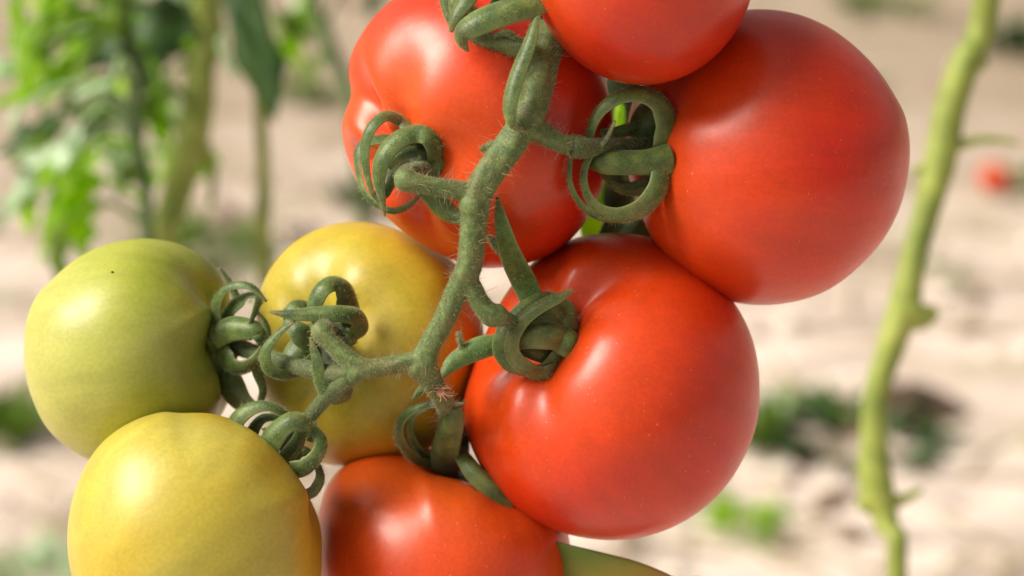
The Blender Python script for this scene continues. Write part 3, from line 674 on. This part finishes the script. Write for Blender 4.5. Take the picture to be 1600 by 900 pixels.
# middle yellow (T_mid)
t = T_mid; b0 = np.mean([surf(t, 520 + 42 * math.cos(a), 525 + 42 * math.sin(a)) for a in (0, 1, 2, 4, 5)]) + 58
calyx_disc(t, 518, 522, b0 - 50, 38, (-.1, 0, 1), 4)
SP(t, [(556, 512), (548, 478), (538, 452), (520, 442), (502, 450), (490, 472), (488, 496)], [b0 + 6, b0 + 34, b0 + 56, b0 + 52], [34, 36, 30, 26, 22], 31, twist=.45)
SP(t, [(545, 530), (562, 514), (556, 494), (530, 488), (494, 489), (454, 490), (420, 487)], [b0 + 20, b0 + 60, b0 + 84, b0 + 90, b0 + 86], [22, 28, 26, 23, 15, 3], 32, twist=.3)
SP(t, [(490, 566), (456, 585), (432, 586), (415, 572), (414, 548), (434, 521), (461, 501)], [b0 + 30, b0 + 66, b0 + 80, b0 + 88], [22, 19, 17, 15, 4], 33, twist=.4)
SP(t, [(544, 590), (538, 616), (516, 620), (501, 600), (495, 572), (490, 548), (484, 527)], [b0 + 70, b0 + 96, b0 + 112, b0 + 112], [22, 26, 22, 15, 3], 34, twist=.35)
SP(t, [(448, 500), (466, 516), (486, 540)], [b0 + 40, b0 + 56, b0 + 50], [16, 26, 24], 35, twist=.1)
SP(t, [(500, 505), (482, 478), (460, 474), (446, 490), (450, 506)], [b0 + 6, b0 + 26, b0 + 36], [24, 20, 16], 36, twist=.7)
SP(t, [(522, 510), (544, 516), (550, 530), (536, 536), (524, 528)], [b0 + 10, b0 + 36, b0 + 40], [22, 20, 14], 37, twist=.4)
SP(t, [(500, 535), (476, 545), (456, 562), (440, 580)], [b0 + 8, b0 + 24, b0 + 20], [34, 36, 14], 38, twist=.05)
SP(t, [(512, 545), (524, 566), (532, 584), (538, 600)], [b0 + 10, b0 + 34, b0 + 40], [30, 36, 26], 39, twist=.05)

# green (T_green)
t = T_green; b0 = -150
calyx_disc(t, 352, 535, -175, 50, (.95, 0, .35), 5)
SP(t, [(338, 516), (335, 482), (348, 454), (372, 444), (396, 449), (417, 471)], [-130, -112, -90, -84], [20, 16, 15, 13, 4], 41, twist=.5)
SP(t, [(345, 506), (362, 478), (388, 463), (404, 468), (400, 486), (387, 516)], [-150, -120, -84, -80], [26, 26, 22, 16, 4], 42, twist=.6)
SP(t, [(334, 524), (362, 512), (392, 514), (406, 522), (398, 532)], [-120, -84, -80], [34, 30, 26, 18], 43, twist=.2, thick=.45)
SP(t, [(344, 552), (362, 573), (384, 575), (404, 560), (419, 532), (416, 506), (402, 486)], [-130, -100, -86, -84], [28, 28, 22, 15, 11, 5], 44, twist=.45)
SP(t, [(350, 572), (358, 600), (373, 624), (392, 642)], [-170, -150, -140], [34, 32, 22], 45, twist=.2)
SP(t, [(396, 560), (404, 582), (412, 610), (404, 640)], [-110, -116, -130], [14, 14, 8], 46, twist=.3)
SP(t, [(374, 470), (360, 442), (344, 418)], [-150, -150, -146], [11, 9, 3], 47, twist=.3)

# yellow (T_yel)
t = T_yel; b0 = -60
calyx_disc(t, 446, 700, -75, 42, (.7, .6, 0), 6)
SP(t, [(360, 672), (372, 650), (396, 635), (424, 633), (446, 646), (456, 662)], [-30, -18, -14, -30], [30, 26, 20, 14, 8], 51, twist=.5)
SP(t, [(388, 684), (398, 664), (412, 652), (432, 652), (444, 662)], [-50, -44, -44], [26, 18, 12, 8], 52, twist=.5)
SP(t, [(408, 712), (426, 680), (448, 659), (468, 656), (480, 668), (476, 682)], [-4, 16, 12, -6], [32, 32, 28, 24, 12], 53, twist=.35)
SP(t, [(458, 738), (478, 732), (498, 712), (504, 690), (492, 670), (478, 656)], [0, 6, -6, -20], [28, 27, 23, 18, 8], 54, twist=.45)
SP(t, [(478, 776), (492, 768), (502, 748), (498, 728), (486, 712)], [-40, -40, -60], [20, 18, 15, 8], 55, twist=.5)
SP(t, [(442, 722), (462, 698), (470, 676), (466, 658)], [-34, -24, -20], [22, 18, 10], 56, twist=.2)
SP(t, [(462, 712), (476, 704), (488, 716), (496, 732)], [-50, -44, -50], [12, 12, 5], 57, twist=.2)
SP(t, [(484, 690), (490, 676), (494, 660)], [-40, -36, -30], [9, 7, 2], 58, twist=.2)

# lower orange (T_low)
t = T_low; b0 = -150
calyx_disc(t, 700, 752, -232, 44, (.1, .95, .1), 7)
SP(t, [(690, 752), (684, 736), (650, 720), (626, 694), (622, 664), (640, 642), (672, 631), (702, 632), (728, 629)], [-225, -195, -130, -90, -66, -50, -40], [26, 24, 20, 18, 15, 13, 12, 3], 61, twist=.45)
SP(t, [(686, 728), (660, 710), (645, 690), (640, 668), (648, 648), (668, 637)], [-225, -160, -124, -110], [26, 24, 18, 12, 8], 62, twist=.7)
SP(t, [(688, 772), (690, 738), (692, 712), (698, 684), (706, 654), (708, 634)], [-228, -215, -160, -100, -66, -50], [46, 42, 38, 35, 31, 18], 63, twist=.15, thick=.5)
SP(t, [(800, 790), (772, 764), (746, 742), (728, 718), (717, 706), (708, 722)], [-120, -100, -110, -150, -215], [22, 26, 24, 16], 64, twist=.3, thick=.5)
SP(t, [(716, 640), (722, 670), (722, 700), (716, 730)], [-150, -170, -220], [14, 18, 22], 65, twist=.1)
SP(t, [(690, 590), (672, 598), (656, 610), (645, 624)], [-60, -50, -40], [13, 13, 3], 66, twist=.1, mat=M_BRACT)

# top red (T_top)
t = T_top; b0 = 60
calyx_disc(t, 850, -28, 30, 46, (-.8, .3, .3), 8)
SP(t, [(866, -16), (830, 4), (790, 16), (748, 32), (724, 48), (720, 64), (731, 81)], [90, 120, 126, 118, 108], [34, 38, 36, 30, 22, 4], 71, twist=.3)
SP(t, [(846, -10), (836, 28), (826, 66), (806, 118), (795, 160), (797, 190), (806, 201), (826, 208)], [100, 130, 140, 138, 126], [11, 12, 18, 23, 22, 15, 8, 3], 72, twist=.35)
SP(t, [(760, -50), (740, -20), (722, 5), (708, 30), (704, 50)], [70, 90, 96, 92], [22, 26, 24, 16, 6], 73, twist=.4)
SP(t, [(700, -40), (690, -14), (696, 20), (708, 48)], [70, 80, 88], [10, 12, 10, 5], 74, twist=.4)
SP(t, [(720, 2), (742, 18), (762, 34)], [60, 60, 50], [14, 12, 8], 75, twist=.1)
SP(t, [(790, -20), (776, 0), (762, 22)], [60, 60, 50], [18, 14, 8], 76, twist=.1)
SP(t, [(770, 58), (790, 50), (812, 62), (830, 66)], [64, 70, 70], [5, 7, 6, 3], 77, twist=.1)

# ------------------------------------------------------------------ the branching stalk
stalk = thing('fruit_stalk', P([(850, -420, -100)])[0], 'branching hairy green stalk that carries all the tomatoes of the truss', 'fruit stalk')
main = [(1068, -620, -560, 60), (980, -420, -330, 56), (905, -160, -110, 54), (866, 20, -10, 50), (850, 90, 40, 51), (839, 140, 72, 51), (826, 185, 92, 48), (796, 228, 98, 48), (762, 275, 100, 47), (744, 312, 100, 45),
        (739, 360, 96, 41), (735, 405, 92, 40), (728, 430, 88, 40), (716, 450, 80, 36), (694, 500, 66, 34), (672, 540, 52, 35), (662, 570, 44, 42), (672, 592, 34, 36), (686, 616, 10, 28), (698, 645, -80, 24), (708, 690, -170, 24), (704, 735, -240, 28)]
segs = [main,
        [(724, 425, 88, 36), (738, 452, 84, 32), (752, 476, 80, 31), (768, 492, 76, 36), (780, 494, 66, 30)],                                   # to the big tomato
        [(816, 196, 92, 46), (840, 204, 90, 36), (868, 220, 84, 30), (892, 228, 74, 30)],                                          # to the right tomato
        [(752, 300, 100, 42), (735, 300, 100, 32), (700, 295, 104, 29), (665, 289, 108, 28), (640, 284, 108, 34), (630, 280, 100, 36)],          # to the upper left one
        [(668, 568, 46, 40), (640, 566, 44, 30), (600, 573, 42, 28), (566, 576, 40, 32), (540, 558, 36, 30), (516, 534, 32, 28), (504, 521, 28, 34), (502, 516, 20, 34)],  # to the middle yellow
        [(850, 100, 45, 50), (826, 82, 62, 34), (795, 72, 54, 28), (765, 64, 48, 27), (746, 58, 44, 24), (720, 30, 36, 24), (700, -30, 20, 24)]]
parts = []; samp = []
for i, s in enumerate(segs):
    v, f, sm = tube_px(s, 22, None, .05, True, i); parts.append((v, f)); samp.append(sm)
def knob(x, y, z, r, sq=1.0):
    V = []; F = []; nr, ns = 10, 16
    for i in range(nr + 1):
        for j in range(ns): a, b = i / nr * PI, j / ns * 2 * PI; V.append((x + r * math.sin(a) * math.cos(b), y + r * sq * math.cos(a), z + r * math.sin(a) * math.sin(b)))
    for i in range(nr):
        for j in range(ns): p, q = i * ns + j, i * ns + (j + 1) % ns; F.append((p, q, q + ns, p + ns))
    return P(V), F
for kb in [(738, 322, 104, 22), (652, 576, 44, 18), (776, 492, 74, 18), (634, 281, 106, 19), (503, 519, 26, 18), (556, 584, 40, 16), (814, 200, 94, 26), (728, 432, 88, 20)]: parts.append(knob(*kb))
so = new_mesh('stem', *join(parts), M_STEM, stalk)
rm = so.modifiers.new('blend', 'REMESH'); rm.mode = 'VOXEL'; rm.voxel_size = .00032; rm.use_smooth_shade = True
sm_ = so.modifiers.new('smooth', 'SMOOTH'); sm_.factor = .5; sm_.iterations = 9
# pedicels beyond the knuckles, one to each fruit
peds = [[(778, 492, 66, 28), (792, 500, 36, 24), (826, 514, 8, 22), (856, 520, -12, 26)],
        [(890, 228, 74, 34), (906, 230, 66, 36), (920, 231, 52, 28), (960, 227, 10, 22), (1000, 226, -30, 20), (1038, 224, -60, 24)],
        [(630, 280, 104, 32), (636, 270, 80, 26), (652, 266, 50, 26), (660, 264, 20, 30)],
        [(503, 518, 24, 32), (508, 512, -10, 26), (516, 520, -80, 26), (520, 524, -165, 30)],
        [(556, 580, 38, 30), (520, 584, 10, 28), (480, 576, -20, 25), (436, 564, -60, 24), (400, 552, -110, 24), (366, 540, -150, 28)],
        [(556, 584, 36, 30), (536, 598, 20, 28), (506, 626, -10, 22), (484, 652, -34, 21), (464, 680, -56, 24), (446, 700, -70, 26)]]
psamp = []
for i, s in enumerate(peds):
    v, f, sm = tube_px(s, 18, None, .03, True, 40 + i); psamp.append(sm); new_mesh('pedicel', v, f, M_PEDI, stalk)
SP(stalk, [(784, 224), (766, 228), (750, 235)], [104, 100, 96], [12, 11, 2], 81, twist=.1, name='bract', mat=M_BRACT)
SP(stalk, [(728, 566), (722, 545), (717, 518)], [-20, -16, -10], [9, 7, 2], 82, twist=.1, name='bract', mat=M_BRACT)
SP(stalk, [(800, 410), (778, 386), (762, 368)], [10, 20, 30], [10, 12, 3], 83, twist=.1, name='bract', mat=M_BRACT)
trim = [(s[0][int(len(s[0]) * (.2 if i == 0 else 0)):],) + tuple(x[int(len(s[0]) * (.2 if i == 0 else 0)):] for x in s[1:]) for i, s in enumerate(samp)]
o = new_mesh('long_hair', *hairs_px(trim, 2600, 6, 26, .36, 3, .9), M_HAIR, stalk); o['kind'] = 'stuff'
o = new_mesh('short_fuzz', *hairs_px(trim, 60000, 1.6, 4.8, .27, 4, .4), M_FUZZ, stalk); o['kind'] = 'stuff'
o = new_mesh('short_fuzz', *hairs_px(psamp, 22000, 1.6, 4.6, .3, 5, .4), M_FUZZ, stalk); o['kind'] = 'stuff'

for t in {f[0].name: f[0] for f in FZ}.values():
    ss = [f[1] for f in FZ if f[0] == t]
    o = new_mesh('sepal_fuzz', *hairs_px(ss, 1500, 5.0, 8.5, .26, 9, .5), M_FUZZ, t); o['kind'] = 'stuff'

# the dry little tuft caught on the stalk above the lowest fruit
tv = [P_ for P_ in [blob_px(688, 611, 40, 6, 7, 8)]]
for i, q in enumerate([[(684, 612), (676, 611), (670, 615), (667, 621)], [(686, 607), (680, 607), (676, 606)], [(692, 608), (700, 606), (706, 608)], [(692, 611), (701, 614), (709, 614), (708, 610)],
                       [(692, 614), (698, 618), (704, 622)], [(690, 616), (695, 622), (699, 627)], [(688, 616), (689, 624), (687, 629)], [(690, 608), (697, 603), (703, 604)], [(692, 613), (700, 618), (709, 618)]]):
    v, f, _ = tube_px([(x, y, 42 + i % 3 * 3, 2.4 - .5 * k) for k, (x, y) in enumerate(q)], 7, 12, 0, True, i); tv.append((v, f))
tag(new_mesh('dried_tuft', *join(tv), M_TUFT), 'tiny pinkish-brown shrivelled tuft with curled filaments caught on the hairy stalk', 'dried flower')

# ------------------------------------------------------------------ yellowing leaf below the big tomato
yl = NT('yellowing leaf')
sp = yl.n('ShaderNodeSeparateXYZ'); yl.l(yl.co.outputs['Object'], sp.inputs[0])
fz = yl.math('ADD', yl.math('ADD', yl.math('MULTIPLY_ADD', sp.outputs[0], 16.0, .62), yl.math('MULTIPLY', sp.outputs[2], -40.0)), yl.math('MULTIPLY_ADD', yl.noise(120, 4), .3, -.15))
yl.l(yl.ramp(fz, [(.1, (.11, .17, .02, 1)), (.45, (.24, .20, .02, 1)), (.8, (.34, .13, .03, 1)), (1, (.2, .06, .02, 1))]), yl.b.inputs['Base Color']); yl.b.inputs['Roughness'].default_value = .5
yl.bump(yl.noise(700, 4), .4, .0004)
s = spline(np.array([(860, -876, -150, 70), (920, -900, -140, 90), (985, -920, -135, 96), (1050, -925, -130, 62), (1094, -902, -128, 5)], float), 40)
c_, w_, n_ = s[:, :3], None, None
t_, w_, n_ = frames(c_, (.1, 1, .25)); k = 24; th = np.arange(k) / k * 2 * PI; hw = s[:, 3:4] / 2
v, f = sweep(c_, hw * np.cos(th), hw * (.3 * np.sin(th) + .18 * np.cos(2 * th)), w_, n_); v[:, 1] *= -1
o = new_mesh('yellowing_leaf', P(v), f, yl.m)
tag(o, 'thick yellowing leaf with dark green edge and brown tip below the largest tomato', 'leaf')

# the fallen tomato far behind
fc = ground_at(1553, 300); fr = 25 * K * np.linalg.norm(fc - CP)
t = thing('tomato', fc, 'small fallen red tomato on the soil at the far right', 'tomato')
V, F, M = lathe_fruit(1, (.2, .8, .5), .9, .15, .4, [(0, .1, .3), (120, .1, .3)], 1, 0, ell(0, 0, 1, .92, 16), 5, 30, 40)
fm = fruit_material(name='skin fallen', Rm=fr, speck=0, seed=3, **RED)
new_mesh('fruit', (V * fr) @ CM.T + fc + np.array([0, 0, fr * .9]), F, fm, t)
V = []; F = []
for i in range(5):
    a = i * 2 * PI / 5; lv = leaf_geo(fc + np.array([0, 0, fr * 1.75]), fc + np.array([math.cos(a) * fr * .9, math.sin(a) * fr * .9, fr * 1.55]), fr * .3, 1, .2, .1, i, (0, 0, 1)); V.append(lv)
new_mesh('calyx', *join(V), GA['mid'], t)
